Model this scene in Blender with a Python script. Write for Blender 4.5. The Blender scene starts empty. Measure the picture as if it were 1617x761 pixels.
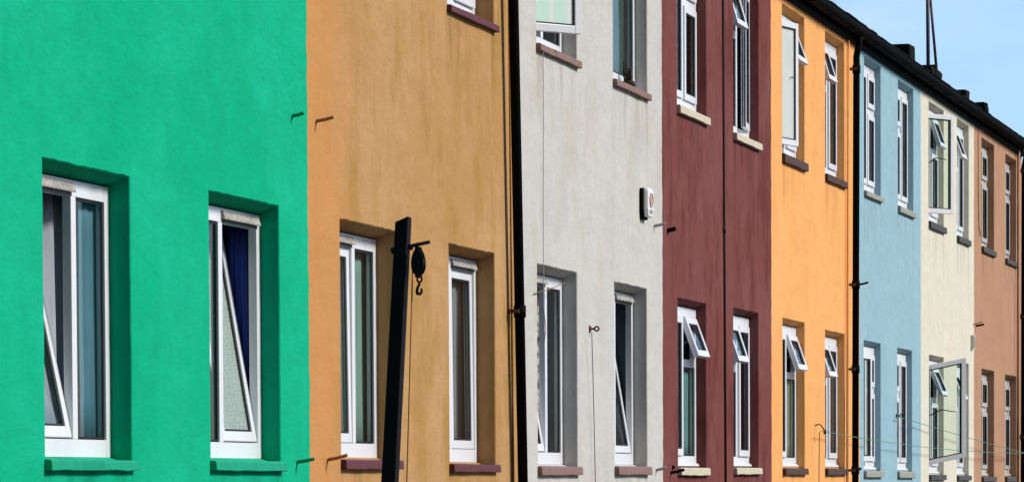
import bpy, bmesh, math, random
from mathutils import Vector, Matrix
random.seed(7)
S = bpy.context.scene
COL = S.collection
R = math.radians

# ------------------------------------------------------------------ camera
W, H = 1617.0, 761.0
F = 6000.0                      # focal length in photo pixels
VH = (2370.0, 752.0)            # where the terrace's horizontals meet
VV = (1500.0, 137000.0)         # where its verticals meet (far below)
CX = 808.5
# principal point height that makes the two directions perpendicular
b = VH[1] + VV[1]; c = VH[1] * VV[1] + (VH[0] - CX) * (VV[0] - CX) + F * F
CY = (b - math.sqrt(b * b - 4 * c)) / 2
D = 5.64                        # metres from the camera to the facade
CZ = 1.45                       # camera height
e1 = Vector((VH[0] - CX, -(VH[1] - CY), -F)).normalized()
e3 = -Vector((VV[0] - CX, -(VV[1] - CY), -F)).normalized()
e2 = e3.cross(e1)
ROT = Matrix((e1, e2, e3))
CAM = Vector((0, -D, CZ))
cd = bpy.data.cameras.new('camera'); cam = bpy.data.objects.new('camera', cd); COL.objects.link(cam)
cam.matrix_world = Matrix.Translation(CAM) @ ROT.to_4x4()
cd.sensor_fit = 'HORIZONTAL'; cd.sensor_width = 36; cd.lens = 36 * F / W
cd.shift_x = 0; cd.shift_y = (CY - H / 2) / W
cd.clip_start = 0.1; cd.clip_end = 3000
S.camera = cam

def at(px, py, off=0.0):
    """point of the plane `off` metres in front of the facade seen at a photo pixel"""
    d = ROT @ Vector((px - CX, -(py - CY), -F))
    t = (-off - CAM.y) / d.y
    return CAM + d * t

# ------------------------------------------------------------------ materials
def lin(r, g, b_):
    f = lambda v: (v / 255 / 12.92) if v / 255 <= .04045 else ((v / 255 + .055) / 1.055) ** 2.4
    return (f(r), f(g), f(b_), 1)

def newmat(name):
    m = bpy.data.materials.new(name); m.use_nodes = True
    nt = m.node_tree; nt.nodes.clear()
    out = nt.nodes.new('ShaderNodeOutputMaterial')
    return m, nt, out

def N(nt, typ, **kw):
    n = nt.nodes.new(typ)
    for k, v in kw.items():
        if k.startswith('i_'):
            n.inputs[k[2:].replace('_', ' ')].default_value = v
        else: setattr(n, k, v)
    return n

def noise(nt, vec, scale, detail=4, rough=.55, sc=(1, 1, 1), loc=(0, 0, 0)):
    mp = N(nt, 'ShaderNodeMapping'); mp.inputs['Scale'].default_value = sc; mp.inputs['Location'].default_value = loc
    nt.links.new(vec, mp.inputs['Vector'])
    n = N(nt, 'ShaderNodeTexNoise'); n.inputs['Scale'].default_value = scale
    n.inputs['Detail'].default_value = detail; n.inputs['Roughness'].default_value = rough
    nt.links.new(mp.outputs[0], n.inputs['Vector'])
    return n.outputs['Fac']

def ramp(nt, fac, a, b_):
    r = N(nt, 'ShaderNodeMapRange'); r.inputs['From Min'].default_value = a; r.inputs['From Max'].default_value = b_
    r.interpolation_type = 'SMOOTHSTEP'
    nt.links.new(fac, r.inputs['Value']); return r.outputs['Result']

def mixc(nt, fac, a, b_, amt=1.0):
    if amt != 1.0:
        m0 = N(nt, 'ShaderNodeMath', operation='MULTIPLY'); m0.inputs[1].default_value = amt
        nt.links.new(fac, m0.inputs[0]); fac = m0.outputs[0]
    m = N(nt, 'ShaderNodeMix', data_type='RGBA')
    nt.links.new(fac, m.inputs['Factor'])
    for s, v in ((6, a), (7, b_)):
        if isinstance(v, tuple): m.inputs[s].default_value = v
        else: nt.links.new(v, m.inputs[s])
    return m.outputs[2]

def render_wall(name, base, alt, streak, seed, a_alt=.6, a_str=.5, a_grain=.35, edge=None):
    """weathered masonry paint: broad patches, rain streaks, fine grain"""
    m, nt, out = newmat(name)
    tc = N(nt, 'ShaderNodeTexCoord').outputs['Object']
    L = (seed * 3.1, seed * 1.7, seed * 5.3)
    big = ramp(nt, noise(nt, tc, 1.3, 8, .66, (.9, 1, .8), L), .38, .64)
    st = ramp(nt, noise(nt, tc, 3.0, 8, .66, (1.0, 1, .42), (L[1], L[2], L[0])), .46, .68)
    st2 = ramp(nt, noise(nt, tc, 7, 7, .65, (.9, 1, .3), (L[2], L[0], L[1])), .54, .72)
    mot = ramp(nt, noise(nt, tc, 11, 8, .75, (.4, 1, 1), L), .35, .72)
    gr = noise(nt, tc, 75, 5, .75, (.28, 1, 1), L)
    cc = mixc(nt, big, base, alt, a_alt)
    cc = mixc(nt, st, cc, streak, a_str)
    cc = mixc(nt, st2, cc, streak, a_str * .7)
    dk = tuple(v * .75 for v in base[:3]) + (1,)
    cc = mixc(nt, mot, cc, dk, .30)
    g2 = ramp(nt, gr, .35, .8)
    cc = mixc(nt, g2, cc, tuple(v * .6 for v in base[:3]) + (1,), a_grain)
    if edge:            # (colour, x0, x1): fades from the party line
        sx = N(nt, 'ShaderNodeSeparateXYZ'); nt.links.new(tc, sx.inputs[0])
        wob = N(nt, 'ShaderNodeMath', operation='MULTIPLY_ADD'); wob.inputs[1].default_value = 1.2; 
        nt.links.new(noise(nt, tc, 1.6, 4, .6, (1, 1, .5), L), wob.inputs[0]); nt.links.new(sx.outputs[0], wob.inputs[2])
        f = ramp(nt, wob.outputs[0], edge[2] + .6, edge[1] + .6)
        cc = mixc(nt, f, cc, edge[0], .8)
    sx3 = N(nt, 'ShaderNodeSeparateXYZ'); nt.links.new(tc, sx3.inputs[0])
    def mth(op, a_, b_=None, **k):
        n_ = N(nt, 'ShaderNodeMath', operation=op, **k)
        for i_, v_ in ((0, a_), (1, b_)):
            if v_ is None: continue
            if isinstance(v_, (int, float)): n_.inputs[i_].default_value = v_
            else: nt.links.new(v_, n_.inputs[i_])
        return n_.outputs[0]
    drip = ramp(nt, noise(nt, tc, 5, 6, .7, (1.6, 1, .12), (L[0], L[2], L[1])), .42, .66)
    for (xc, hw, zs, ln) in STAINS.get(name, ()):
        dx = mth('ABSOLUTE', mth('SUBTRACT', sx3.outputs[0], xc))
        mx_ = ramp(nt, dx, hw + .05, hw - .06); dz = mth('SUBTRACT', zs, sx3.outputs[2])
        mk = mth('MULTIPLY', mx_, mth('MULTIPLY', ramp(nt, dz, ln, .0), ramp(nt, dz, -.01, .01)))
        cc = mixc(nt, mth('MULTIPLY', mk, drip), cc, tuple(v * .6 for v in streak[:3]) + (1,), .42)
    wp = N(nt, 'ShaderNodeVectorMath', operation='ADD'); nz = N(nt, 'ShaderNodeTexNoise'); nz.inputs['Scale'].default_value = 2.5
    nt.links.new(tc, nz.inputs['Vector']); nt.links.new(tc, wp.inputs[0]); nt.links.new(nz.outputs['Color'], wp.inputs[1])
    ve = N(nt, 'ShaderNodeTexVoronoi', feature='DISTANCE_TO_EDGE'); ve.inputs['Scale'].default_value = .9
    nt.links.new(wp.outputs[0], ve.inputs['Vector'])
    ck = mth('MULTIPLY', mth('LESS_THAN', ve.outputs['Distance'], .0035), ramp(nt, noise(nt, tc, 1.3, 3, .6, (1, 1, 1), (L[2], L[1], L[0])), .52, .6))
    cc = mixc(nt, ck, cc, tuple(v * .55 for v in base[:3]) + (1,), .28)
    # a few small chips and specks
    vo = N(nt, 'ShaderNodeTexVoronoi'); vo.inputs['Scale'].default_value = 7; nt.links.new(tc, vo.inputs['Vector'])
    sp = N(nt, 'ShaderNodeMath', operation='LESS_THAN'); sp.inputs[1].default_value = .035; nt.links.new(vo.outputs['Distance'], sp.inputs[0])
    cc = mixc(nt, sp.outputs[0], cc, tuple(v * .45 for v in base[:3]) + (1,), .45)
    p = N(nt, 'ShaderNodeBsdfPrincipled'); p.inputs['Roughness'].default_value = .95
    p.inputs['Specular IOR Level'].default_value = .06
    nt.links.new(cc, p.inputs['Base Color'])
    bsum = N(nt, 'ShaderNodeMath', operation='MULTIPLY_ADD'); bsum.inputs[1].default_value = 1.0
    m1 = N(nt, 'ShaderNodeMath', operation='MULTIPLY'); m1.inputs[1].default_value = 9
    nt.links.new(noise(nt, tc, 3.2, 4, .5, (.5, 1, 1)), m1.inputs[0])
    nt.links.new(noise(nt, tc, 60, 5, .7, (.35, 1, 1)), bsum.inputs[0]); nt.links.new(m1.outputs[0], bsum.inputs[2])
    bp = N(nt, 'ShaderNodeBump'); bp.inputs['Strength'].default_value = .55; bp.inputs['Distance'].default_value = .004
    nt.links.new(bsum.outputs[0], bp.inputs['Height']); nt.links.new(bp.outputs[0], p.inputs['Normal'])
    nt.links.new(p.outputs[0], out.inputs[0])
    return m

def plain(name, col, rough=.5, spec=.5, var=.25, scale=14, dirt=None, metal=0, bump=.0):
    m, nt, out = newmat(name)
    tc = N(nt, 'ShaderNodeTexCoord').outputs['Object']
    f = ramp(nt, noise(nt, tc, scale, 6, .65), .35, .75)
    d = dirt or tuple(v * .5 for v in col[:3]) + (1,)
    cc = mixc(nt, f, col, d, var)
    p = N(nt, 'ShaderNodeBsdfPrincipled'); p.inputs['Roughness'].default_value = rough
    p.inputs['Specular IOR Level'].default_value = spec; p.inputs['Metallic'].default_value = metal
    nt.links.new(cc, p.inputs['Base Color'])
    if bump:
        bp = N(nt, 'ShaderNodeBump'); bp.inputs['Strength'].default_value = bump; bp.inputs['Distance'].default_value = .004
        nt.links.new(noise(nt, tc, 60, 5, .65), bp.inputs['Height']); nt.links.new(bp.outputs[0], p.inputs['Normal'])
    nt.links.new(p.outputs[0], out.inputs[0])
    return m

def glassmat(name, tint=(.88, .93, .92, 1), ior=1.36, frost=None):
    m, nt, out = newmat(name)
    tr = N(nt, 'ShaderNodeBsdfTransparent'); tr.inputs[0].default_value = tint
    gl = N(nt, 'ShaderNodeBsdfGlossy'); gl.inputs['Roughness'].default_value = .03
    fr = N(nt, 'ShaderNodeFresnel'); fr.inputs['IOR'].default_value = ior
    tc = N(nt, 'ShaderNodeTexCoord').outputs['Object']
    bp = N(nt, 'ShaderNodeBump'); bp.inputs['Strength'].default_value = .12; bp.inputs['Distance'].default_value = .02
    nt.links.new(noise(nt, tc, 2.2, 2, .4), bp.inputs['Height'])
    nt.links.new(bp.outputs[0], gl.inputs['Normal'])
    mx = N(nt, 'ShaderNodeMixShader')
    ge = N(nt, 'ShaderNodeNewGeometry'); ff = N(nt, 'ShaderNodeMath', operation='SUBTRACT', use_clamp=True)
    nt.links.new(fr.outputs[0], ff.inputs[0]); nt.links.new(ge.outputs['Backfacing'], ff.inputs[1])
    nt.links.new(ff.outputs[0], mx.inputs[0]); nt.links.new(tr.outputs[0], mx.inputs[1]); nt.links.new(gl.outputs[0], mx.inputs[2])
    res = mx.outputs[0]
    if frost:
        col, amt, kind = frost
        df = N(nt, 'ShaderNodeBsdfDiffuse'); tl = N(nt, 'ShaderNodeBsdfTranslucent')
        ad = N(nt, 'ShaderNodeMixShader'); ad.inputs[0].default_value = .25
        for n_ in (df, tl): n_.inputs[0].default_value = col
        nt.links.new(df.outputs[0], ad.inputs[1]); nt.links.new(tl.outputs[0], ad.inputs[2])
        m2 = N(nt, 'ShaderNodeMixShader')
        if kind == 'lace':
            vo = N(nt, 'ShaderNodeTexVoronoi'); vo.feature = 'SMOOTH_F1'; vo.inputs['Scale'].default_value = 120
            nt.links.new(tc, vo.inputs['Vector'])
            nt.links.new(ramp(nt, vo.outputs['Distance'], 1.3, -.1), m2.inputs[0])
        elif kind == 'bars':
            sx = N(nt, 'ShaderNodeSeparateXYZ'); nt.links.new(tc, sx.inputs[0])
            wv = N(nt, 'ShaderNodeMath', operation='PINGPONG'); wv.inputs[1].default_value = .07
            nt.links.new(sx.outputs[0], wv.inputs[0])
            cc = mixc(nt, ramp(nt, wv.outputs[0], .045, .06), col, (.95, .97, .96, 1))
            nt.links.new(cc, df.inputs[0]); nt.links.new(cc, tl.inputs[0])
            m2.inputs[0].default_value = amt
        else: m2.inputs[0].default_value = amt
        nt.links.new(res, m2.inputs[1]); nt.links.new(ad.outputs[0], m2.inputs[2]); res = m2.outputs[0]
    nt.links.new(res, out.inputs[0])
    return m

def clothmat(name, col, tl=.4, lace=False, stripes=False):
    m, nt, out = newmat(name)
    tc = N(nt, 'ShaderNodeTexCoord').outputs['Object']
    f = ramp(nt, noise(nt, tc, 5, 5, .6, (3, 1, .6)), .3, .75)
    cc = mixc(nt, f, col, tuple(v * .6 for v in col[:3]) + (1,), .5)
    df = N(nt, 'ShaderNodeBsdfDiffuse'); tn = N(nt, 'ShaderNodeBsdfTranslucent')
    nt.links.new(cc, df.inputs[0]); nt.links.new(cc, tn.inputs[0])
    mx = N(nt, 'ShaderNodeMixShader'); mx.inputs[0].default_value = tl
    nt.links.new(df.outputs[0], mx.inputs[1]); nt.links.new(tn.outputs[0], mx.inputs[2])
    res = mx.outputs[0]
    if lace:
        vo = N(nt, 'ShaderNodeTexVoronoi'); vo.inputs['Scale'].default_value = 30; nt.links.new(tc, vo.inputs['Vector'])
        t = N(nt, 'ShaderNodeBsdfTransparent'); m2 = N(nt, 'ShaderNodeMixShader')
        nt.links.new(ramp(nt, vo.outputs['Distance'], .75, .35), m2.inputs[0])
        nt.links.new(t.outputs[0], m2.inputs[1]); nt.links.new(res, m2.inputs[2]); res = m2.outputs[0]
    nt.links.new(res, out.inputs[0]); return m

PVC = plain('white_pvc', (.73, .745, .785, 1), .32, .5, .2, 9, (.55, .55, .53, 1))
PVC_WHITE = PVC; PVC_DULL = plain('dull_pvc', (.50, .475, .46, 1), .45, .3, .4, 9, (.30, .27, .24, 1))
GASKET = plain('black_rubber', (.012, .012, .013, 1), .6, .3)
GLASS = glassmat('window_glass')
GLASS_CLEAR = glassmat('thin_clear_glass', (.90, .95, .92, 1), 1.1)
GLASS_LACE = glassmat('patterned_glass', frost=((.50, .60, .57, 1), .6, 'lace'))
GLASS_MINT = glassmat('mint_frosted_glass', frost=((.76, .99, .90, 1), 1.0, 'bars'))
GLASS_PALE = glassmat('pale_film_glass', frost=((.85, .90, .88, 1), .7, 'x'))
BLACK = plain('black_paint', (.004, .004, .004, 1), .8, .05, .4, 20)
POSTMAT = plain('blackened_steel', (.006, .005, .008, 1), .7, .12, .5, 12, (.012, .010, .012, 1), bump=.3)
SLATE = plain('dark_slate', (.010, .010, .011, 1), .9, .06, .6, 6, (.022, .022, .023, 1), bump=.5)
MORTAR = plain('black_mortar', (.010, .010, .010, 1), .95, .05, .5, 9, (.025, .025, .022, 1), bump=.8)
RUST = plain('rusty_iron', (.10, .052, .03, 1), .8, .2, .6, 40)
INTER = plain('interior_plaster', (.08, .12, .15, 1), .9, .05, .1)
VENTM = plain('weathered_vent', (.42, .40, .37, 1), .6, .3, .75, 45, (.12, .10, .08, 1))
GROUND = plain('tarmac', (.07, .068, .065, 1), .9, .1, .5, 1.2, bump=.4)
CABLE = plain('grey_cable', (.42, .40, .36, 1), .6, .2)
DARKCABLE = plain('dark_cable', (.03, .014, .016, 1), .7, .2)
ROPE_BROWN = plain('brown_rope', (.33, .17, .05, 1), .9, .05)
ROPE_GREEN = plain('green_line', (.12, .30, .22, 1), .7, .1)
TWINE = plain('grey_twine', (.25, .21, .17, 1), .9, .05)
ALARM_W = plain('alarm_white', (.78, .77, .75, 1), .35, .5, .08)
ALARM_R = plain('alarm_red', (.42, .20, .17, 1), .4, .3, .2)
ALARM_G = plain('alarm_grey', (.25, .25, .25, 1), .5, .4, .1)
ALU = plain('grey_metal', (.10, .10, .11, 1), .5, .4, .3, 20)

STAINS = {}; WALL = {}
# ------------------------------------------------------------------ mesh helpers
class MB:
    def __init__(s): s.bm = bmesh.new(); s.mats = []
    def mi(s, m):
        if m not in s.mats: s.mats.append(m)
        return s.mats.index(m)
    def quad(s, pts, m):
        f = s.bm.faces.new([s.bm.verts.new(p) for p in pts]); f.material_index = s.mi(m); return f
    def box(s, lo, hi, m, jit=0):
        x0, y0, z0 = lo; x1, y1, z1 = hi; k = s.mi(m)
        v = [s.bm.verts.new((x + random.uniform(-jit, jit), y + random.uniform(-jit, jit), z + random.uniform(-jit, jit)))
             for x in (x0, x1) for y in (y0, y1) for z in (z0, z1)]
        for q in ((0, 1, 3, 2), (4, 6, 7, 5), (0, 4, 5, 1), (2, 3, 7, 6), (0, 2, 6, 4), (1, 5, 7, 3)):
            s.bm.faces.new([v[i] for i in q]).material_index = k
    def prism(s, prof, axis, a, b_, m):
        """closed 2D profile extruded along an axis (0=x: prof is (y,z); 1=y: prof is (x,z); 2=z: (x,y))"""
        k = s.mi(m)
        def P(p, t): return (t, p[0], p[1]) if axis == 0 else ((p[0], t, p[1]) if axis == 1 else (p[0], p[1], t))
        A = [s.bm.verts.new(P(p, a)) for p in prof]; B = [s.bm.verts.new(P(p, b_)) for p in prof]
        n = len(prof)
        for i in range(n):
            s.bm.faces.new((A[i], A[(i + 1) % n], B[(i + 1) % n], B[i])).material_index = k
        s.bm.faces.new(A[::-1]).material_index = k; s.bm.faces.new(B).material_index = k
    def tube(s, pts, r, m, seg=8, caps=True):
        k = s.mi(m); pts = [Vector(p) for p in pts]; rings = []
        rr = r if isinstance(r, (list, tuple)) else [r] * len(pts)
        for i, p in enumerate(pts):
            t = (pts[min(i + 1, len(pts) - 1)] - pts[max(i - 1, 0)]).normalized()
            u = t.cross(Vector((.13, .9, .31)) if abs(t.y) < .85 else Vector((.9, .1, .31))).normalized(); w = t.cross(u)
            rings.append([s.bm.verts.new(p + (u * math.cos(2 * math.pi * j / seg) + w * math.sin(2 * math.pi * j / seg)) * rr[i]) for j in range(seg)])
        for a, b_ in zip(rings, rings[1:]):
            for j in range(seg):
                f = s.bm.faces.new((a[j], a[(j + 1) % seg], b_[(j + 1) % seg], b_[j])); f.material_index = k; f.smooth = True
        if caps:
            s.bm.faces.new(rings[0][::-1]).material_index = k; s.bm.faces.new(rings[-1]).material_index = k
    def build(s, name, parent=None, loc=(0, 0, 0), rot=(0, 0, 0), bevel=0, recalc=True):
        if recalc: bmesh.ops.recalc_face_normals(s.bm, faces=s.bm.faces)
        me = bpy.data.meshes.new(name); s.bm.to_mesh(me); s.bm.free()
        for m in s.mats: me.materials.append(m)
        o = bpy.data.objects.new(name, me); COL.objects.link(o)
        o.parent = parent; o.location = loc; o.rotation_euler = rot
        if bevel:
            md = o.modifiers.new('bevel', 'BEVEL'); md.width = bevel; md.segments = 2; md.limit_method = 'ANGLE'
        return o

def tag(o, label=None, cat=None, group=None, kind=None):
    if label: o['label'] = label
    if cat: o['category'] = cat
    if group: o['group'] = group
    if kind: o['kind'] = kind
    return o

def empty(name, loc):
    o = bpy.data.objects.new(name, None); o.empty_display_size = .3; COL.objects.link(o); o.location = loc; return o

# ------------------------------------------------------------------ window
FW, FD = .056, .042         # frame face width and depth
SW, SD = .047, .040        # sash stile

def light(win, u0, u1, v0, v1, kind, ang=0, glass=None, handle=False, roll=0, rack=0):
    """one light of a window: fixed pane, or a sash with its pane"""
    glass = glass or GLASS
    if kind == 'fixed':
        g = MB(); g.box((u0 + .001, .016, v0 + .001), (u1 - .001, .024, v1 - .001), glass)
        g.build('pane', win)
        k = MB(); t = .012
        k.box((u0 + .001, .010, v0 + .001), (u0 + t, .0155, v1 - .001), GASKET); k.box((u1 - t, .010, v0 + .001), (u1 - .001, .0155, v1 - .001), GASKET)
        k.box((u0 + t, .010, v0 + .001), (u1 - t, .0155, v0 + t), GASKET); k.box((u0 + t, .010, v1 - t), (u1 - t, .0155, v1 - .001), GASKET)
        k.build('gasket', win)
        return
    c_ = .003; u0 += c_; u1 -= c_; v0 += c_; v1 -= c_
    a = R(ang)
    ov = 0
    if kind == 'tilt': loc, rot, y0 = (u0, .032, v0), (-a, 0, 0), -.028
    elif kind == 'top': loc, rot, y0 = (u0, -.012, v1), (-a, 0, 0), -.004
    elif kind == 'left': loc, rot, y0 = (u0, -.012, v0), (0, R(roll), -a), -.004
    elif kind == 'right': loc, rot, y0 = (u1, -.012, v0), (0, 0, a), -.004
    elif kind == 'shut': loc, rot, y0 = (u0, -.012, v0), (0, 0, 0), -.004
    if kind in ('top',): zz0, zz1 = v0 - v1, 0
    else: zz0, zz1 = 0, v1 - v0
    if kind == 'right': x0, x1 = u0 - u1, 0
    else: x0, x1 = 0, u1 - u0
    s = MB()
    y1 = y0 + SD
    s.box((x0, y0, zz0), (x0 + SW, y1, zz1), PVC); s.box((x1 - SW, y0, zz0), (x1, y1, zz1), PVC)
    s.box((x0 + SW, y0 + .0007, zz0), (x1 - SW, y1 - .0007, zz0 + SW), PVC); s.box((x0 + SW, y0 + .0007, zz1 - SW), (x1 - SW, y1 - .0007, zz1), PVC)
    t = .011; g0, g1, h0, h1 = x0 + SW, x1 - SW, zz0 + SW, zz1 - SW
    for yy in (y0 + .008, y0 + .027):
        s.box((g0 - .001, yy, h0), (g0 + t, yy + .006, h1), GASKET); s.box((g1 - t, yy, h0), (g1 + .001, yy + .006, h1), GASKET)
        s.box((g0 + t, yy, h0 - .001), (g1 - t, yy + .006, h0 + t), GASKET); s.box((g0 + t, yy, h1 - t), (g1 - t, yy + .006, h1 + .001), GASKET)
    if kind == 'right':
        for yy in (y0 + .009, y0 + .026): s.box((x0 - .0015, yy, zz0), (x0 - .0002, yy + .006, zz1), GASKET)
    for v_ in s.bm.verts: v_.co.z += rack * v_.co.x
    s.build('fanlight' if kind == 'top' else 'sash', win, loc, rot, bevel=.003)
    g = MB(); g.box((g0 - .002, y0 + .016, h0 - .002), (g1 + .002, y0 + .024, h1 + .002), glass)
    for v_ in g.bm.verts: v_.co.z += rack * v_.co.x
    g.build('pane', win, loc, rot)
    if handle:
        hmb = MB(); xm = (x1 - SW / 2) if kind != 'right' else (x0 + SW / 2)
        if kind == 'top':
            zc = zz0 + SW / 2; xm = (x0 + x1) / 2
            hmb.box((xm - .03, y1, zc - .012), (xm + .03, y1 + .012, zc + .012), PVC); hmb.box((xm - .012, y1 + .012, zc - .01), (xm + .11, y1 + .026, zc + .01), PVC)
        else:
            zc = (zz0 + zz1) / 2
            hmb.box((xm - .013, y1, zc - .03), (xm + .013, y1 + .012, zc + .03), GASKET); hmb.box((xm - .010, y1 + .012, zc - .11), (xm + .010, y1 + .027, zc + .012), GASKET)
        hmb.build('handle', win, loc, rot, bevel=.003)
    if kind in ('left', 'top') and ang > 12:      # friction stay between frame and sash
        if kind == 'left':
            st = MB(); p = Vector((u0 + .30, .02, v0 + .5)); q = Vector((u0 + .30 * math.cos(a), -.012 - .34 * math.sin(a), v0 + .55))
            mid = (p + q) / 2 + Vector((.03, 0, .05)); st.tube([p, mid, q], .006, ALU, 6); st.build('stay', win)
        else:
            for uu in (u0 + .012, u1 - .012):
                hh = (v1 - v0) * .55
                st = MB(); st.tube([(uu, .02, v1 - hh * 1.25), (uu, -.012 - hh * math.sin(a), v1 - hh * math.cos(a))], .006, ALU, 6); st.build('stay', win)

def make_window(house, x, z, y, w, h, cols, sill_m, paint, sill_h, vent=None, sill_y=.032, fr=None, bar=True):
    """window: fixed frame (this mesh) plus sill, lights and vents as its pieces.  x,z: foot of the opening, house space; y: recess depth"""
    f = MB(); b0 = .012; top = h - .042
    fw, fd = FW, FD
    foot = b0 + .075
    f.box((.004, 0, b0), (fw, fd, top), PVC); f.box((w - fw, 0, b0), (w - .004, fd, top), PVC)
    f.box((fw, .0012, b0), (w - fw, fd - .001, foot), PVC); f.box((fw, .0012, top - .068), (w - fw, fd - .001, top), PVC)
    n = len(cols); tot_w = w - 2 * fw - (n - 1) * fw; fr = fr or [1 / n] * n; acc = fw
    spans = []
    for i in range(n):
        a = acc; spans.append((a, a + tot_w * fr[i])); b_ = spans[-1][1]; acc = b_ + fw
        if i: f.box((a - fw, .0006, foot), (a, fd - .0015, top - .068), PVC)
    lights = []
    for (a, b_), col in zip(spans, cols):
        zz = foot; tot = top - .068 - foot - (len(col) - 1) * fw
        for j, lt in enumerate(col):
            if j:
                f.box((a, .0018, zz), (b_, fd - .002, zz + fw), PVC); zz += fw
            hh = tot * lt[0]; lights.append((a, b_, zz, zz + hh, lt)); zz += hh
    # projecting weather bar along the foot of the frame
    if bar: f.prism([(-.022, b0 + .001), (-.022, b0 + .012), (-.001, b0 + .028), (-.001, b0 + .001)], 0, .006, w - .006, PVC)
    win = f.build('window', house, (x, y, z), bevel=.003)
    for a, b_, z0, z1, lt in lights:
        light(win, a, b_, z0, z1, lt[1], *(lt[2:3] or (0,)), **(lt[3] if len(lt) > 3 else {}))
    if vent is not None:
        a, b_ = spans[vent]; v = MB(); vz = top - .050
        v.prism([(-.001, vz), (-.017, vz - .004), (-.019, vz + .004), (-.008, vz + .036), (-.001, vz + .040)], 0, a - .012, b_ + .014, VENTM)
        v.box((a + .005, -.006, vz - .018), (b_ - .005, -.0012, vz - .0045), GASKET)
        v.build('vent', win, bevel=.002)
    # stone sill with its mortar fillet under the frame
    s = MB(); nseg = 7
    for i in range(nseg):
        xa, xb = -.012 + (w + .024) * i / nseg, -.012 + (w + .024) * (i + 1) / nseg
        k = s.mi(sill_m)
    yy = -y - sill_y
    prof = [(yy, -sill_h), (yy + .002, -.006), (yy + .010, .0), (.10, .007), (.10, -sill_h)]
    rings = []
    for i in range(nseg + 1):
        t = -.012 + (w + .024) * i / nseg; j = [random.uniform(-.0025, .0025) for _ in range(3)]
        rings.append([s.bm.verts.new((t, p[0] + (j[0] if q < 3 else 0), p[1] + (j[1] if p[1] < -.01 else j[2] * .5))) for q, p in enumerate(prof)])
    for A, B in zip(rings, rings[1:]):
        for q in range(5): s.bm.faces.new((A[q], A[(q + 1) % 5], B[(q + 1) % 5], B[q])).material_index = k
    s.bm.faces.new(rings[0][::-1]); s.bm.faces.new(rings[-1])
    s.prism([(-.03, .002), (-.006, b0 - .001), (.05, b0 - .001), (.05, .002)], 0, .004, w - .004, paint)
    s.build('sill', win, bevel=.004)
    return win

# ------------------------------------------------------------------ houses
T = .26                     # wall thickness
ZT = CZ + 3.99              # top of the facade
def wave(p, q, n, amp, rnd):
    """points from p to q (2D), wobbling a little"""
    out = []
    for i in range(n):
        t = i / n; k = 0 if i == 0 else amp
        out.append((p[0] + (q[0] - p[0]) * t + rnd.uniform(-k, k), p[1] + (q[1] - p[1]) * t + rnd.uniform(-k, k)))
    return out

def fill(mb, loops, y, m, flip):
    """planar face with holes, all loops in (x,z)"""
    es = []; k = mb.mi(m)
    for lp in loops:
        vs = [mb.bm.verts.new((p[0], y, p[1])) for p in lp]
        es += [mb.bm.edges.new((vs[i], vs[(i + 1) % len(vs)])) for i in range(len(vs))]
    r = bmesh.ops.triangle_fill(mb.bm, use_beauty=True, use_dissolve=False, edges=es)
    for f in r['geom']:
        if isinstance(f, bmesh.types.BMFace):
            f.material_index = k; f.normal_update()
            if (f.normal.y > 0) != flip: f.normal_flip()

def strip(mb, A, ya, B, yb, m):
    k = mb.mi(m); n = len(A)
    va = [mb.bm.verts.new((p[0], ya, p[1])) for p in A]; vb = [mb.bm.verts.new((p[0], yb, p[1])) for p in B]
    for i in range(n):
        mb.bm.faces.new((va[i], vb[i], vb[(i + 1) % n], va[(i + 1) % n])).material_index = k

def party_line(x, seed):
    r = random.Random(seed); n = 70
    return [(x + (r.uniform(-.009, .009) if 0 < i < n else 0), ZT * i / n) for i in range(n + 1)]

def gutter(mb, x0, x1, y, z, r, m):
    seg = 8; k = mb.mi(m); A = []; B = []
    prof = [(y + r * math.cos(math.pi + math.pi * j / seg), z + r * math.sin(math.pi + math.pi * j / seg)) for j in range(seg + 1)]
    prof += [(y + r * .86 * math.cos(2 * math.pi - math.pi * j / seg), z + r * .86 * math.sin(2 * math.pi - math.pi * j / seg)) for j in range(seg + 1)]
    mb.prism(prof, 0, x0, x1, m)

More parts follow.
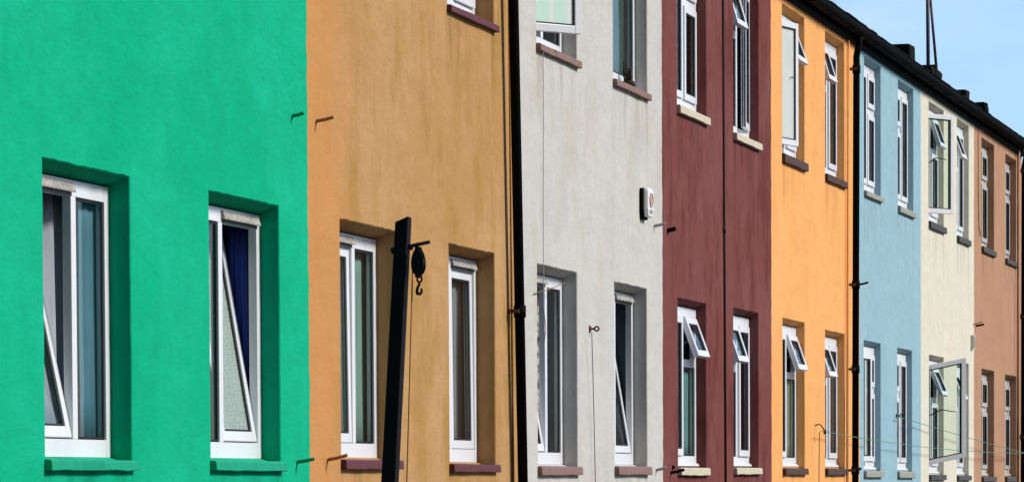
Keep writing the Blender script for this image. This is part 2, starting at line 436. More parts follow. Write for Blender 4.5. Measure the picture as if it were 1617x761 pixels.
def make_house(name, label, x0, x1, wall_m, sill_m, recess, wins, seed, roof=True):
    root = tag(empty('terraced_house', (x0, 0, 0)), label, 'house')
    rnd = random.Random(seed)
    w = MB()
    left = [(p[0] - x0, p[1]) for p in party_line(x0, round(x0 * 100))]
    right = [(p[0] - x0, p[1]) for p in party_line(x1, round(x1 * 100))]
    outer = right + left[::-1]                               # up the right edge, down the left edge
    holes = []; inner = []; mid = []
    for wd in wins:
        a, b_, z0, z1 = wd['x'] - x0, wd['x'] + wd['w'] - x0, wd['z'] - .012, wd['z'] + wd['h']
        lp = wave((a, z0), (b_, z0), 4, .001, rnd) + wave((b_, z0), (b_, z1), 12, .0028, rnd) + wave((b_, z1), (a, z1), 28, .0026, rnd) + wave((a, z1), (a, z0), 12, .0028, rnd)
        c = ((a + b_) / 2, (z0 + z1) / 2)
        grow = [(p[0] + math.copysign(.005, p[0] - c[0]), p[1] + math.copysign(.005, p[1] - c[1])) for p in lp]
        holes.append(grow)
        tin = z1 - .036
        inn = []
        for p in lp:
            zz = p[1] if p[1] < z1 - .03 else tin
            inn.append((min(max(p[0], a), b_), min(zz, tin)))
        strip(w, grow, 0, lp, .005, wall_m)
        strip(w, lp, .005, inn, wd['y'] + .012, wall_m)
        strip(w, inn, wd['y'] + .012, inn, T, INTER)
        inner.append(inn)
    fill(w, [outer] + holes, 0, wall_m, False)
    wd_ = x1 - x0
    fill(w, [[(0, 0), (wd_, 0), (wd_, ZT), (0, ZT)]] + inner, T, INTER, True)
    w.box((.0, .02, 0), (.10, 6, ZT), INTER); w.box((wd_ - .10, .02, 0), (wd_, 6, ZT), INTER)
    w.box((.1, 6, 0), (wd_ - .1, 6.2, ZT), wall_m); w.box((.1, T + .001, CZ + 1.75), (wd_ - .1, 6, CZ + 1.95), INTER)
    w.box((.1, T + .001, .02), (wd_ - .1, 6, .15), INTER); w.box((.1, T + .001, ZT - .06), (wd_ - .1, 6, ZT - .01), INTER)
    w.build('wall', root, recalc=False)
    for wd in wins:
        make_window(root, wd['x'] - x0, wd['z'], wd['y'], wd['w'], wd['h'], wd['cols'], sill_m, wall_m, wd['sh'], wd.get('vent'), fr=wd.get('fr'), bar=wd.get('bar', True))
    # roof: slated slopes, verge of slates over the gutter
    r = MB(); pitch = math.tan(R(24)); ye = -.10; ze = ZT + .045; yr = 3.1; zr = ze + (yr - ye) * pitch
    L = wd_
    r.prism([(ye + .02, ze - .02), (yr, zr - .02), (6.3, ze - .02), (6.3, ze + .0), (yr, zr), (ye + .02, ze)], 0, 0.001, L - .001, SLATE)
    n = int(L / .26); step = L / n
    for row in range(3):
        for i in range(n + (row % 2)):
            xa = max(.002, (i - .5 * (row % 2)) * step + .004); xb = min(L - .002, (i + 1 - .5 * (row % 2)) * step - .004)
            if xb - xa < .03: continue
            yy = ye - .02 + row * .2 + rnd.uniform(-.008, .008); dz = rnd.uniform(0, .007)
            z_ = ze + (yy - ye) * pitch + .012 + dz
            r.prism([(yy, z_), (yy, z_ + .010), (yy + .26, z_ + .26 * pitch + .008), (yy + .26, z_ + .26 * pitch - .002)], 0, xa, xb, SLATE)
    ro = r.build('roof', root)
    g = MB(); gutter(g, .0, L - .0015, -.098, ZT + .012, .062, BLACK)
    for i in range(5):
        xx = .2 + i * (L - .4) / 4; g.box((xx - .012, -.163, ZT - .056), (xx + .012, -.03, ZT - .0515), BLACK)
    g.build('gutter', root)
    fb = MB(); fb.box((.0, -.030, ZT - .10), (L - .001, -.003, ZT + .05), BLACK); fb.build('fascia', root)
    return root, ro

SILL = {
 'green': plain('green_sill', (.004, .34, .19, 1), .7, .2, .4, 20, bump=.5),
 'ochre': plain('oxblood_sill', (.115, .030, .040, 1), .65, .25, .4, 25, bump=.5),
 'stone': plain('brown_stone_sill', (.25, .155, .135, 1), .8, .2, .5, 25, bump=.5),
 'maroon': plain('cream_sill', (.58, .52, .40, 1), .75, .2, .35, 18, bump=.4),
 'orange': plain('dark_brown_sill', (.085, .048, .036, 1), .75, .2, .5, 30, bump=.5),
 'blue': plain('grey_stone_sill', (.33, .33, .28, 1), .8, .2, .5, 22, bump=.5),
 'cream': plain('charcoal_sill', (.085, .082, .082, 1), .8, .2, .5, 30, bump=.5),
 'tan': plain('dark_grey_sill', (.090, .078, .072, 1), .8, .2, .5, 30, bump=.5),
}

def win(xl, xr, ytop, ysill, ybot, y, cols, h=None, vent=None, px_sill=None, fr=None, bar=True):
    """window from photo pixels on the facade plane: jambs, head (at the left jamb), sill"""
    xm = at(xl, (max(ytop, 0) + ysill) / 2).x; xe = at(xr, (max(ytop, 0) + ysill) / 2).x
    z0 = at(px_sill or xl + 5, ysill, .028).z; zb = at(px_sill or xl + 5, ybot, .028).z
    z1 = at(xl, ytop).z if h is None else z0 + h
    return dict(x=xm, w=xe - xm, z=z0, h=z1 - z0, y=y, cols=cols, sh=z0 - zb, vent=vent, fr=fr, bar=bar)

FX = (1, 'fixed')
def fx(**k): return (1, 'fixed', 0, k)
def sh(**k): return (1, 'shut', 0, k)
LO, UP = .68, .32
B = [at(x, 400).x for x in (487, 821, 1046, 1218, 1357, 1454, 1538, 1613)]
B = [B[0] - 4.05] + B
houses = {}; WINS = {}
def H_(key, label, i, recess, wins): houses[key] = make_house('terraced_house', label, B[i], B[i + 1], WALL[key], SILL[key], recess, wins, i + 11)

def out_of_frame(w, dz, h=1.24):
    d = dict(w); d['z'] = w['z'] + dz; d['h'] = h; d['cols'] = [[FX], [sh()]]; d['vent'] = None; return d

g1 = win(69.5, 207, 250, 725, 742, .095, [[(1, 'tilt', 11.5, dict(handle=True))], [FX]], fr=[.6, .4], bar=False, vent=0, px_sill=82)
g2 = win(331.5, 442, 302, 726.5, 743, .095, [[FX], [(1, 'tilt', 9.5, dict(glass=GLASS_LACE, handle=True))]], fr=[.41, .59], bar=False, vent=1, px_sill=342)
WINS['green'] = (lambda: H_('green', 'emerald green terraced house with a tilted-in window at far left', 0, .095, [g1, g2, out_of_frame(g1, 2.6), out_of_frame(g2, 2.6)]))
b1 = win(538, 627, 346, 725, 740, .11, [[(1, 'tilt', .6)], [FX]], fr=[.6, .4], bar=False, vent=0, px_sill=546)
b2 = win(709.5, 782, 385, 732, 744.5, .11, [[FX], [(1, 'tilt', .5)]], fr=[.41, .59], bar=False, vent=1, px_sill=718)
b4 = win(706.5, 780, 0, 6.7, 18.5, .11, [[fx(glass=GLASS_PALE)], [sh()]], h=1.24, px_sill=713.4)
WINS['ochre'] = (lambda: H_('ochre', 'ochre brown terraced house with streaky weathered paint behind the washing line post', 1, .11, [b1, b2, out_of_frame(b1, 2.6), b4]))
s1 = win(849, 912, 417, 735.5, 749.5, .096, [[(1, 'tilt', 9.7)], [FX]], fr=[.6, .4], bar=False, vent=0, px_sill=859)
s2 = win(970.5, 1022, 445, 735.5, 749, .096, [[FX], [(1, 'tilt', 9.2, dict(handle=True))]], fr=[.41, .59], bar=False, vent=1, px_sill=977)
s3 = win(847, 911, 0, 67, 79, .096, [[(1, 'left', 38, dict(glass=GLASS_MINT))], [FX]], h=1.24, px_sill=852)
s4 = win(968, 1022, 0, 123.5, 134.6, .085, [[FX], [FX]], h=1.24, px_sill=972.5, fr=[.27, .73])
WINS['stone'] = (lambda: H_('stone', 'pale stone-grey terraced house with brown sills and alarm box', 2, .096, [s1, s2, s3, s4]))
m1 = win(1070.5, 1115.5, 470, 738, 750, .075, [[sh()], [(LO, 'fixed'), (UP, 'top', 20, dict(handle=True))]], px_sill=1078)
m2 = win(1158.5, 1198, 486, 738, 748.5, .075, [[(LO, 'fixed'), (UP, 'top', 18)], [sh()]], px_sill=1165)
m3 = win(1069, 1115.5, 0, 164, 177, .075, [[sh()], [(LO, 'shut'), (UP, 'shut')]], h=1.25, px_sill=1072.7)
m4 = win(1158, 1198, 0, 208.5, 220, .075, [[(LO, 'fixed'), (UP, 'top', 16)], [(1, 'right', 7)]], h=1.24, px_sill=1162)
WINS['maroon'] = (lambda: H_('maroon', 'maroon terraced house with cream sills and a dark seam down its middle', 3, .075, [m1, m2, m3, m4]))
o1 = win(1236, 1271, 502, 738.5, 749, .072, [[sh()], [(LO, 'fixed'), (UP, 'top', 19, dict(handle=True))]], px_sill=1241)
o2 = win(1303, 1334, 521, 739, 749, .072, [[(LO, 'fixed'), (UP, 'top', 18)], [sh()]], px_sill=1309)
o3 = win(1235, 1270.5, 6, 242, 256, .072, [[(1, 'left', 14.5, dict(glass=GLASS_PALE))], [(LO, 'shut'), (UP, 'top', 20)]], px_sill=1240.5)
o4 = win(1303, 1333.5, 49, 273.6, 285, .072, [[(LO, 'fixed'), (UP, 'top', 17)], [sh()]], px_sill=1307.7)
WINS['orange'] = (lambda: H_('orange', 'bright orange terraced house with dark brown sills beside the black downpipe', 4, .072, [o1, o2, o3, o4]))
l1 = win(1364, 1391, 537, 743, 753, .062, [[(1, 'left', 7)], [(LO, 'shut'), (UP, 'shut')]], px_sill=1368)
l2 = win(1417, 1440.5, 549, 744, 754, .062, [[(LO, 'shut'), (UP, 'shut')], [sh()]], px_sill=1421)
l3 = win(1364.5, 1391, 88.4, 300.5, 309, .062, [[sh()], [(LO, 'shut'), (UP, 'shut')]])
l4 = win(1418, 1442.5, 126, 325, 335, .062, [[(LO, 'shut'), (UP, 'shut')], [sh()]])
WINS['blue'] = (lambda: H_('blue', 'powder blue terraced house with pale stone sills beside the cream one', 5, .062, [l1, l2, l3, l4]))
c1 = win(1467, 1490.5, 560, 749, 757.5, .066, [[(1, 'left', 63, dict(glass=GLASS_CLEAR, rack=.2))], [(LO, 'shut'), (UP, 'top', 22)]])
c2 = win(1511, 1530, 571, 750, 758, .066, [[(LO, 'shut'), (UP, 'top', 22)], [sh()]])
c3 = win(1466.5, 1490.5, 160, 349, 359.7, .066, [[(1, 'left', 33, dict(glass=GLASS_CLEAR))], [(LO, 'shut'), (UP, 'top', 18)]])
c4 = win(1511, 1530, 187, 372, 381.5, .066, [[(LO, 'shut'), (UP, 'top', 20)], [sh()]])
WINS['cream'] = (lambda: H_('cream', 'cream terraced house with two casements swung wide open', 6, .066, [c1, c2, c3, c4]))
t1 = win(1550, 1570, 582, 752, 760, .085, [[sh()], [(LO, 'shut'), (UP, 'shut')]])
t2 = win(1587, 1605, 591, 752, 760, .085, [[sh()], [(LO, 'shut'), (UP, 'shut')]])
t3 = win(1550, 1570, 217.5, 389, 398, .085, [[sh()], [(LO, 'shut'), (UP, 'shut')]])
t4 = win(1587.5, 1605, 243, 408, 416, .085, [[sh()], [(LO, 'shut'), (UP, 'shut')]])
WINS['tan'] = (lambda: H_('tan', 'tan terracotta terraced house at the far right end', 7, .085, [t1, t2, t3, t4]))

order = ['green', 'ochre', 'stone', 'maroon', 'orange', 'blue', 'cream', 'tan']
groups_ = [(g1, g2), (b1, b2, b4), (s1, s2, s3, s4), (m1, m2, m3, m4), (o1, o2, o3, o4), (l1, l2, l3, l4), (c1, c2, c3, c4), (t1, t2, t3, t4)]
for i_, (key, ws) in enumerate(zip(order, groups_)):
    STAINS[key + '_render'] = [(q['x'] + q['w'] * f - B[i_], q['w'] * h_, q['z'] - q['sh'], ln) for q in ws for f, h_, ln in ((.5, .5, .5), (.03, .05, 1.0), (.98, .05, 1.1))]
WALL.update({
 'green': render_wall('green_render', (.003, .40, .20, 1), (.010, .45, .265, 1), (.003, .31, .17, 1), 1, .8, .3, .28),
 'ochre': render_wall('ochre_render', (.465, .255, .098, 1), (.51, .305, .145, 1), (.36, .20, .05, 1), 2, .85, .8, .25, edge=((.56, .25, .085, 1), .0, .9)),
 'stone': render_wall('stone_render', (.56, .545, .51, 1), (.52, .52, .505, 1), (.47, .435, .36, 1), 3, .7, .5, .2),
 'maroon': render_wall('maroon_render', (.185, .058, .052, 1), (.205, .084, .082, 1), (.105, .024, .024, 1), 4, .7, .75, .25),
 'orange': render_wall('orange_render', (.84, .40, .14, 1), (.86, .44, .18, 1), (.74, .325, .09, 1), 5, .5, .35, .15),
 'blue': render_wall('blue_render', (.285, .455, .535, 1), (.325, .485, .56, 1), (.245, .41, .475, 1), 6, .6, .4, .15),
 'cream': render_wall('cream_render', (.69, .65, .53, 1), (.68, .66, .56, 1), (.59, .54, .41, 1), 7, .6, .35, .15),
 'tan': render_wall('tan_render', (.45, .255, .16, 1), (.47, .275, .18, 1), (.37, .195, .115, 1), 8, .6, .4, .2),
})
for key in order:
    PVC = PVC_DULL if key == 'tan' else PVC_WHITE
    WINS[key]()

# raised copings on two party walls
def coping(key, dx, top, ln):
    root, ro = houses[key]; L = B[6] - B[5]
    c = MB(); x0 = root.location.x
    c.box((dx, .03, ZT + .03), (dx + .30, .75, ZT + top - .055), MORTAR, .012)
    for i in range(6):
        xa = dx + .31 + i * ln / 6
        c.box((xa, -.125 + random.uniform(-.015, .015), ZT + .05), (xa + ln / 6 - .01, .4, ZT + .135 + random.uniform(-.02, .025)), MORTAR, .010)
    c.build('coping', root, bevel=.02)
coping('blue', at(1443, 200).x - B[5], .36, .9)
coping('cream', at(1530, 240).x - B[6], .31, .5)

# downpipes, parts of the house they drain
def pipe(key, p, q, r, m, brackets=(), name='downpipe', off=.065, plates=True):
    root = houses[key][0]; o = root.location
    a = at(*p, off); b_ = at(*q, off)
    d = (b_ - a) / (b_.z - a.z)
    zt = ZT - .03; top = a + d * (zt - a.z); bot = a + d * (.12 - a.z)
    if name == 'downpipe' and top.z > ZT - .04: pts = [Vector((top.x, -.098, ZT - .05)), Vector((top.x, -.09, ZT - .10)), top + Vector((0, 0, -.20)), bot]
    else: pts = [top, bot]
    t = MB(); t.tube([v - o for v in pts], r, m, 14)
    for by in brackets:                                             # socket collars
        z = at(p[0], by, off).z; c = a + d * (z - a.z) - o
        t.tube([c + Vector((0, 0, -.035)), c + Vector((0, 0, .035))], r * 1.22, m, 14)
        if plates: t.box((c.x - r - .02, c.y - .006, c.z - .012), (c.x - r + .004, -.003, c.z + .012), RUST)
    return t.build(name, root)
pipe('ochre', (811.5, 0), (826, 761), .030, BLACK, (490,))
pipe('ochre', (804, 0), (811, 761), .006, WALL['ochre'], (), 'cable', .006)
pipe('orange', (1352.5, 60), (1350.5, 761), .030, BLACK, (110, 450, 583, 742))
pipe('orange', (1340, 60), (1337.5, 761), .010, WALL['orange'], (), 'conduit', .02)
pipe('tan', (1608.5, 260), (1607.5, 761), .018, WALL['tan'], (), 'conduit', .04)
pipe('tan', (1617, 260), (1615.5, 761), .030, BLACK, (270, 500, 690))
pipe('maroon', (1142, 0), (1146, 761), .009, DARKCABLE, (360,), 'conduit', .008)
# thin conduit looping under the eave of the tan house
root = houses['tan'][0]
t = MB(); t.tube([at(x, y, .012) - root.location for x, y in ((1558, 204), (1553, 207), (1547, 203), (1545, 212), (1545, 300), (1546, 360), (1549, 371), (1552, 369))], .006, WALL['tan'], 6)
t.build('conduit', root)

# ------------------------------------------------------------------ small things on the walls
def peg(p, q, r, m, label, cat='peg'):
    a = at(*p); sc = (VH[0] - p[0]) / 5.83
    L = (q[0] - p[0]) / sc; dz = (p[1] - q[1]) / sc
    t = MB(); t.tube([(0, .03, 0), (0, -L * .5, dz * .5), (0, -L, dz)], [r, r, r * .95], m, 10)
    t.tube([(0, -.002, 0), (0, .004, 0)], r * 1.5, m, 10)
    tag(t.build('wall_peg', None, a, bevel=.001), label, cat, 'pegs sticking out of the facades')
GP = plain('green_painted_iron', (.01, .28, .14, 1), .7, .2, .5, 40)
BP = plain('brown_painted_iron', (.40, .19, .07, 1), .8, .1, .5, 40)
peg((461, 185), (481, 179), .009, GP, 'green painted iron peg high on the emerald wall near the ochre edge')
peg((499, 193), (528, 186), .009, BP, 'brown iron peg high on the ochre wall near the green edge')
peg((469, 730), (498, 724), .009, GP, 'green painted iron peg beside the low sill near the ochre edge')
peg((517, 727), (550, 718), .009, BP, 'rusty orange peg low on ochre wall by the oxblood sill')
STP = plain('grey_painted_iron', (.36, .34, .31, 1), .7, .2, .4, 40)
peg((1033, 358), (1051, 353), .010, STP, 'grey painted peg on stone-grey wall below the alarm box')
peg((1054, 365), (1067, 361), .016, BLACK, 'short thick black peg high on the maroon wall')
peg((1036, 743), (1052, 737), .010, STP, 'grey painted peg beside the low brown sill of stone-grey house')
peg((1059, 747), (1081, 741), .011, BLACK, 'long black peg low on maroon wall by the cream sill')
peg((1062, 738), (1065, 736), .014, BLACK, 'black stub of a sawn-off peg low on the maroon wall')
peg((1357, 450), (1371, 446), .010, BLACK, 'thin black peg between the orange and blue houses')
peg((1356, 741), (1360, 739), .012, BLACK, 'short black peg low on the blue wall by the downpipe')
peg((1537, 513), (1551, 508), .008, plain('tan_iron', (.40, .24, .13, 1), .7, .2), 'tan painted peg at the edge of cream and tan houses')
peg((1541, 515), (1554, 512), .012, BLACK, 'black peg just under the tan peg on the tan wall')

# alarm box
a = at(1010, 319); ab = tag(empty('alarm_box', a), 'white burglar alarm box with red rimmed front on the stone-grey wall', 'alarm box')
def hexa(w, h, k=.28, top=.10):
    return [(k * w * .4, 0), (w - k * w * .4, 0), (w, h * k), (w, h * (1 - top)), (w * (1 - top), h), (w * top, h), (0, h * (1 - top)), (0, h * k)]
wA, hA = .17, .20
t = MB(); t.prism([(x - .012, z - hA / 2 - .014) for x, z in hexa(wA + .01, hA + .01)], 1, .004, -.024, BLACK); t.build('backplate', ab, bevel=.004)
t = MB(); t.prism([(x, z - hA / 2) for x, z in hexa(wA, hA)], 1, -.0245, -.060, ALARM_W); t.build('cover', ab, bevel=.016)
t = MB(); ring = [(wA / 2 + .045 * math.cos(i * math.pi / 10), -.0620, .015 + .046 * math.sin(i * math.pi / 10)) for i in range(21)]
t.tube(ring, .0045, ALARM_R, 6, False); t.build('rim', ab)
t = MB(); t.prism([(wA / 2 + .032 * math.cos(i * math.pi / 8), .015 + .028 * math.sin(i * math.pi / 8)) for i in range(16)], 1, -.0603, -.064, plain('alarm_pink', (.46, .38, .35, 1), .5, .3))
t.build('emblem', ab)
t = MB(); t.prism([(wA / 2 - .035, -.075), (wA / 2 + .035, -.075), (wA / 2 + .045, -.055), (wA / 2, -.045), (wA / 2 - .045, -.055)], 1, -.0603, -.0635, ALARM_G); t.build('strobe', ab)

# clump of dry stems
a = at(992, 119, -.03); a.z = s4['z'] + .008; t = MB()
STEM = plain('dry_stems', (.035, .026, .022, 1), .9, .1, .5, 30)
for i in range(26):
    an = random.uniform(0, 6.28); rr = random.uniform(.01, .05); hh = random.uniform(.05, .17)
    p = Vector((random.uniform(-.05, .05), random.uniform(-.012, .012), 0))
    t.tube([p, p + Vector((rr * .4 * math.cos(an), .012 * math.sin(an), hh * .6)), p + Vector((rr * math.cos(an), .018 * math.sin(an), hh))], [.007, .005, .003], STEM, 5)
t.tube([(0, 0, 0), (0, 0, .035)], [.05, .042], STEM, 8)
tag(t.build('dried_plant', None, a), 'dark clump of dried stems on the upper brown sill above the alarm box', 'dried plant')

# small grey box on the cream wall
a = at(1534, 540); t = MB(); t.box((-.06, -.035, -.075), (.06, .002, .075), plain('pale_box', (.60, .57, .50, 1), .5, .4)); t.box((-.045, -.037, -.06), (.045, -.0352, .06), ALARM_G)
tag(t.build('meter_box', None, a, bevel=.006), 'small pale box on the cream wall near its tan neighbour', 'meter box')

# hooks and lines
def line(name, pts, r, m, label, cat, seg=6, sub=1):
    o = Vector(pts[0]); t = MB(); P = [Vector(p) - o for p in pts]
    t.tube(P, r, m, seg)
    return tag(t.build(name, None, o), label, cat)
def sagged(p, q, sag, n=16):
    return [p.lerp(q, i / n) + Vector((0, 0, -sag * 4 * (i / n) * (1 - i / n))) for i in range(n + 1)]

def hook_thing(px, py, label, off=.05, r=.006, m=RUST):
    a = at(px, py); t = MB()
    t.tube([(0, .02, 0), (0, -off * .6, 0)], r, m, 8)
    t.tube([(.0, -off * .6 - .014 + .014 * math.cos(i * math.pi / 6), .014 * math.sin(i * math.pi / 6)) for i in range(13)], r * .8, m, 6, False)
    t.prism([(-.02, -.02), (.02, -.02), (.02, .02), (-.02, .02)], 1, -.006, .003, m)
    return tag(t.build('wall_hook', None, a), label, 'hook', 'line hooks on the facades')
hook_thing(931, 519, 'rusty eye hook on the stone-grey wall between its lower windows', .055, .007)
line('hanging_cord', [at(934.5, 524, .04), at(936, 580, .03), at(938, 660, .02), at(941, 800, .02)], .003, TWINE, 'thin cord hanging from the eye hook on the stone-grey wall', 'cord')
line('slack_cable', [at(858, 72, .035), at(857.5, 95, .012), at(858.5, 200, .010), at(858, 330, .010), at(858.5, 425, .010), at(858.5, 480, .012), at(862, 520, .03), at(859, 545, .0)], .0024, CABLE, 'thin pale cable hanging down the stone-grey wall over its left windows', 'cable')
line('slack_rope', [at(843, 464, .008), at(866, 457, .012), at(890, 447, .004)], .003, TWINE, 'slack twine tied across the head of the lower left window of the stone-grey house', 'rope')
a = at(1287, 672); t = MB()
t.tube([(0, .02, 0), (0, -.03, .012), (0, -.05, .008), (.0, -.085, -.045)], .006, RUST, 8); t.tube([(0, -.085, -.035), (0, -.085, -.07)], .014, RUST, 8)
tag(t.build('wall_hook', None, a), 'bent rusty hook on the orange wall between its lower windows', 'hook', 'line hooks on the facades')
line('hanging_cord', [at(1294, 682, .07), at(1293.5, 720, .05), at(1293, 800, .04)], .004, ROPE_BROWN, 'brown cord hanging from the bent hook on the orange wall', 'cord')
line('green_clothesline', sagged(at(1296, 680, .08), at(1622, 715, .12), .05, 24), .0032, ROPE_GREEN, 'green clothesline running from the orange wall hook to the far right', 'clothesline')
hook_thing(1415, 656, 'small dark hook by the second lower window of the blue house', .06, .007, BLACK)
line('green_clothesline', sagged(at(1418, 657, .05), at(1622, 716, .14), .01, 16), .0032, ROPE_GREEN, 'upper green clothesline starting at the blue wall hook', 'clothesline')
line('hanging_cord', [at(1417.5, 653, .03), at(1417, 690, .03)], .004, TWINE, 'short cord hanging from the blue wall hook', 'cord')
# iron bracket both lines are tied to
a = at(1622, 715.5); t = MB(); t.tube([(0, .03, 0), (0, -.16, .0)], .012, BLACK, 8); t.box((-.03, -.004, -.03), (.03, .003, .03), BLACK)
tag(t.build('line_bracket', None, a), 'black bracket holding both green clotheslines at the far right', 'bracket')

# washing line post with a pulley
OFF = 1.3
sc = (VH[0] - 625) / 5.83 * D / (D - OFF)
ptop = at(637, 347, OFF); pb = at(612, 761, OFF)
lean = -(pb.x - ptop.x) / (pb.z - ptop.z)
# lean away from the wall rather than along it
ptop = at(637, 347, OFF); slope = (25 / sc) / ((761 - 347) / sc)
def postpt(z): return Vector((ptop.x, ptop.y + slope * (ptop.z - z), z))
post = tag(empty('washing_line_post', postpt(0)), 'leaning black washing line post in front of the ochre house', 'post')
o = postpt(0); t = MB(); r = .0290
zz = [0, .5, 1, 1.5, 2, ptop.z]; rings = []
k = t.mi(POSTMAT)
for i, z in enumerate(zz):
    c = postpt(z) - o; rr = r * (1.12 - .14 * i / 5)
    rings.append([t.bm.verts.new(c + Vector((x * rr, y * rr, (.012 * -y + random.uniform(-.003, .003)) if i == 5 else 0))) for x, y in ((-1, -1), (1, -1), (1, 1), (-1, 1))])
for A, B_ in zip(rings, rings[1:]):
    for j in range(4): t.bm.faces.new((A[j], A[(j + 1) % 4], B_[(j + 1) % 4], B_[j])).material_index = k
t.bm.faces.new(rings[-1]); t.bm.faces.new(rings[0][::-1])
t.build('pole', post, bevel=.005)
zc = at(650, 394, OFF).z; cc = postpt(zc)
yo = lambda px: -(px - 634) / sc
t = MB(); t.tube([cc - o + Vector((0, -yo(619) * -1 if False else (634 - 618) / sc, -.012)), cc - o, cc - o + Vector((0, -(680 - 634) / sc, .022))], [.008, .008, .0075], POSTMAT, 10)
t.tube([cc - o + Vector((0, (634 - 621) / sc, -.010)), cc - o + Vector((0, (634 - 617) / sc, -.012))], .014, POSTMAT, 8)
t.tube([cc - o + Vector((0, -(647 - 634) / sc, .002)), cc - o + Vector((0, -(651 - 634) / sc, .003))], .013, POSTMAT, 8)
t.build('crossbar', post)
pc = Vector((cc.x, cc.y - (661 - 634) / sc, 0)); pc.z = at(661, 413, OFF + .07).z
pu = tag(empty('pulley_block', pc), 'black pulley block with an iron hook hanging from the post', 'pulley')
t = MB(); prof = []
for i in range(13):
    an = -math.pi / 2 + math.pi * i / 12; prof.append((.0275 * math.cos(an), .060 * math.sin(an)))
for sx in (-.020, .014):
    t.prism([(p[0], p[1]) for p in [((.0265 - .004 * math.sin(i * math.pi / 12)) * math.cos(i * math.pi / 12), .056 * math.sin(i * math.pi / 12)) for i in range(24)]], 0, sx, sx + .006, POSTMAT)
t.tube([(0, 0, .045), (0, .004, .066), (0, .0, .078)], .007, POSTMAT, 8)
for sx in (-.0235, .0205):
    t.box((sx, -.009, -.064), (sx + .003, .009, .062), POSTMAT); t.tube([(sx - .003, 0, -.004), (sx + .006, 0, -.004)], .011, POSTMAT, 8)
t.build('shell', pu, bevel=.002)
t = MB(); t.tube([(-.0135, 0, -.004), (-.006, 0, -.004), (.006, 0, -.004), (.0135, 0, -.004)], [.0265, .022, .022, .0265], POSTMAT, 20); t.build('sheave', pu)
t = MB()
t.tube([(0, -.004 + .010 * math.cos(i * math.pi / 6), -.070 + .012 * math.sin(i * math.pi / 6)) for i in range(13)], .0045, POSTMAT, 8, False)
hk = [(0, -.004, -.080), (0, -.003, -.092), (0, .004, -.104), (0, .007, -.118), (0, .004, -.129), (0, -.005, -.132), (0, -.012, -.124), (0, -.013, -.112), (0, -.010, -.106)]
t.tube(hk, [.006, .006, .006, .007, .0075, .007, .006, .005, .003], POSTMAT, 8)
t.build('hook', pu)
zr = at(622, 761, OFF).z
rp = [Vector((pc.x, pc.y + .024, pc.z - .015)), Vector((pc.x, postpt(pc.z - 1).y - .075, pc.z - 1.0)), Vector((pc.x, postpt(.5).y - .06, .5))]
line('pulley_rope', rp, .003, ROPE_BROWN, 'thin brown rope running down from the pulley beside the post', 'rope')

# roof aerial mast
ma = at(1466, 96, -.35); ms = tag(empty('aerial_mast', (ma.x, ma.y, ZT + .2)), 'tall dark aerial mast with a slanting stay pole on the roof', 'aerial mast')
o = ms.location
t = MB(); t.tube([Vector((ma.x, ma.y, ZT + .15)) - o, at(1464.5, -60, -.35) - o], .020, ALU, 10); t.build('mast', ms)
t = MB(); t.tube([at(1479, 112, -.30) - o, at(1469, -5, -.35) - o], .016, ALU, 8); t.build('stay', ms)
t = MB(); t.tube([at(1464, 8, -.35) - o, at(1459, -20, -.35) - o], .006, ALU, 6); t.build('cable', ms)

# ------------------------------------------------------------------ curtains in the rooms
def curtain(w, u0, u1, v0, v1, depth, m, label, cat='curtain', amp=.012, freq=34, name='curtain'):
    """cloth hung behind a window; u, v fractions of the opening; depth behind the frame front"""
    n = 60; x0, x1 = w['x'] + w['w'] * u0, w['x'] + w['w'] * u1
    z0, z1 = w['z'] + w['h'] * v0, w['z'] + w['h'] * v1
    o = Vector((x0, w['y'] + depth, z0)); t = MB(); k = t.mi(m); rows = []
    for j in range(7):
        f = j / 6
        rows.append([t.bm.verts.new(((x1 - x0) * i / n, amp * math.sin(freq * (x1 - x0) * i / n + .5 * math.sin(3 * f + i * .2)) * (1.15 - .4 * f), (z1 - z0) * f)) for i in range(n + 1)])
    for a_, b_ in zip(rows, rows[1:]):
        for i in range(n):
            fc = t.bm.faces.new((a_[i], a_[i + 1], b_[i + 1], b_[i])); fc.material_index = k; fc.smooth = True
    ob = t.build(name, None, o)
    md = ob.modifiers.new('solid', 'SOLIDIFY'); md.thickness = .002
    return tag(ob, label, cat)
NET = clothmat('net_curtain', (.80, .77, .85, 1), .5)
BLUE = clothmat('blue_cloth', (.06, .10, .45, 1), .3)
TEALC = clothmat('teal_cloth', (.34, .60, .58, 1), .4)
GREYG = clothmat('grey_green_cloth', (.50, .66, .60, 1), .4)
GREYC = clothmat('grey_cloth', (.58, .52, .54, 1), .4)
DARKB = clothmat('dark_blue_cloth', (.20, .36, .48, 1), .3)
def side_curtain(w, d0, d1, v0, v1, m, label):
    '''cloth gathered against the far jamb of the room opening'''
    o = Vector((w['x'] + w['w'] - .022, w['y'] + d0, w['z'] + w['h'] * v0)); t = MB(); k = t.mi(m); n = 40; rows = []
    for j in range(7):
        f = j / 6
        rows.append([t.bm.verts.new((.005 * math.sin(i * .5 + f), (d1 - d0) * i / n, w['h'] * (v1 - v0) * f)) for i in range(n + 1)])
    for a_, b_ in zip(rows, rows[1:]):
        for i in range(n):
            fc = t.bm.faces.new((a_[i], a_[i + 1], b_[i + 1], b_[i])); fc.material_index = k; fc.smooth = True
    ob = t.build('curtain', None, o); md = ob.modifiers.new('solid', 'SOLIDIFY'); md.thickness = .002
    return tag(ob, label, 'curtain')
LACE = clothmat('lace_cloth', (.85, .87, .85, 1), .4, lace=True)
curtain(g1, .56, .995, .04, .96, .150, NET, 'white net curtain behind the tilted window at far left')
curtain(g1, .76, .99, .07, .93, .048, DARKB, 'teal-blue curtain behind the fixed right pane of the leftmost window', amp=.004, freq=60)
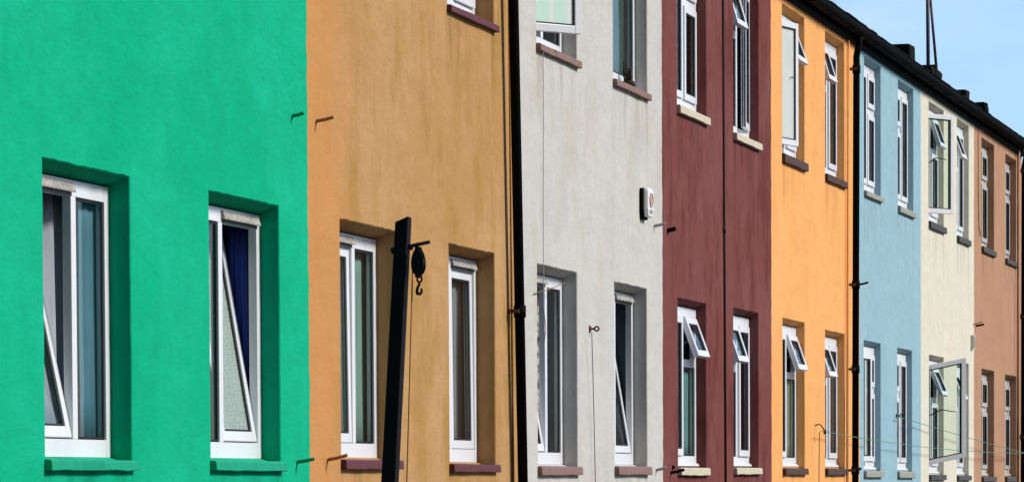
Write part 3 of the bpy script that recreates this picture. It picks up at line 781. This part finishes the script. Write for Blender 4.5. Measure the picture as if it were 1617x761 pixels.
side_curtain(g2, .06, .16, .08, .95, BLUE, 'blue curtain showing past the tilted sash of the green house')
curtain(b1, .0, .995, .05, .95, .062, GREYG, 'grey-green curtain close behind the ochre window by the post', amp=.003)
curtain(b2, .35, .995, .05, .95, .08, GREYC, 'grey folded curtain in the ochre window beside the downpipe', amp=.014, freq=42)
curtain(s1, .50, .995, .05, .95, .12, LACE, 'pale lace curtain in the lower left stone-grey window', amp=.008)
curtain(s4, .30, .995, .02, .98, .06, clothmat('dark_teal_cloth', (.10, .17, .155, 1), .3), 'teal curtain in the upper stone-grey window above the alarm box', amp=.006)
curtain(m1, .50, .97, .07, .62, .047, TEALC, 'teal curtain in the lower left maroon window', amp=.002)
curtain(o1, .50, .97, .07, .62, .047, GREYG, 'grey-green curtain in the lower left orange window', amp=.002)
curtain(o2, .50, .97, .07, .93, .047, GREYC, 'grey curtain in the lower right orange window', amp=.002)

# ------------------------------------------------------------------ ground
t = MB(); t.quad([(-400, -800, 0), (1500, -800, 0), (1500, 400, 0), (-400, 400, 0)], GROUND)
tag(t.build('ground'), kind='structure')

# ------------------------------------------------------------------ light
SUN_EL, SUN_AZ = R(36), R(-79)          # azimuth measured from +X towards +Y: the sun is over the yard, ahead and right
sd = Vector((math.cos(SUN_EL) * math.cos(SUN_AZ), math.cos(SUN_EL) * math.sin(SUN_AZ), math.sin(SUN_EL)))
w = bpy.data.worlds.new('World'); S.world = w; w.use_nodes = True
nt = w.node_tree; bg = nt.nodes['Background']
sky = nt.nodes.new('ShaderNodeTexSky'); sky.sky_type = 'NISHITA'; sky.sun_disc = False
sky.sun_elevation = SUN_EL; sky.sun_rotation = math.pi / 2 - SUN_AZ
sky.air_density = 1.0; sky.dust_density = .4; sky.ozone_density = 3.0
tc = nt.nodes.new('ShaderNodeTexCoord')
cl = ramp(nt, noise(nt, tc.outputs['Generated'], 4.5, 6, .6, (1, 1, 3.0), (.3, .1, .2)), .38, .72)
col = mixc(nt, cl, sky.outputs[0], (7.4, 7.8, 8.6, 1), .36)
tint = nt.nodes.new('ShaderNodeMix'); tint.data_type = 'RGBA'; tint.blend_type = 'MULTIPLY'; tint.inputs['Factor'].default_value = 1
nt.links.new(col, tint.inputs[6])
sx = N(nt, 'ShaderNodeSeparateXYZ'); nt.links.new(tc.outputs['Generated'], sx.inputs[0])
nt.links.new(mixc(nt, ramp(nt, sx.outputs[0], -.1, .85), (.48, .48, .49, 1), (1.24, 1.38, 1.62, 1)), tint.inputs[7])   # sky brightened ahead, dimmed behind the camera to darken the window reveals
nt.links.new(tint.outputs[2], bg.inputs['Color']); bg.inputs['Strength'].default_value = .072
ld = bpy.data.lights.new('sun', 'SUN'); ld.energy = 2.75; ld.angle = R(14); ld.color = (1.0, .95, .87)
lo = bpy.data.objects.new('sun', ld); COL.objects.link(lo); lo.rotation_euler = (-sd).to_track_quat('-Z', 'Y').to_euler()

S.view_settings.view_transform = 'Standard'; S.view_settings.look = 'None'
S.view_settings.exposure = 0.62; S.view_settings.gamma = 1; S.view_settings.use_curve_mapping = False
S.cycles.max_bounces = 8; S.cycles.transparent_max_bounces = 24
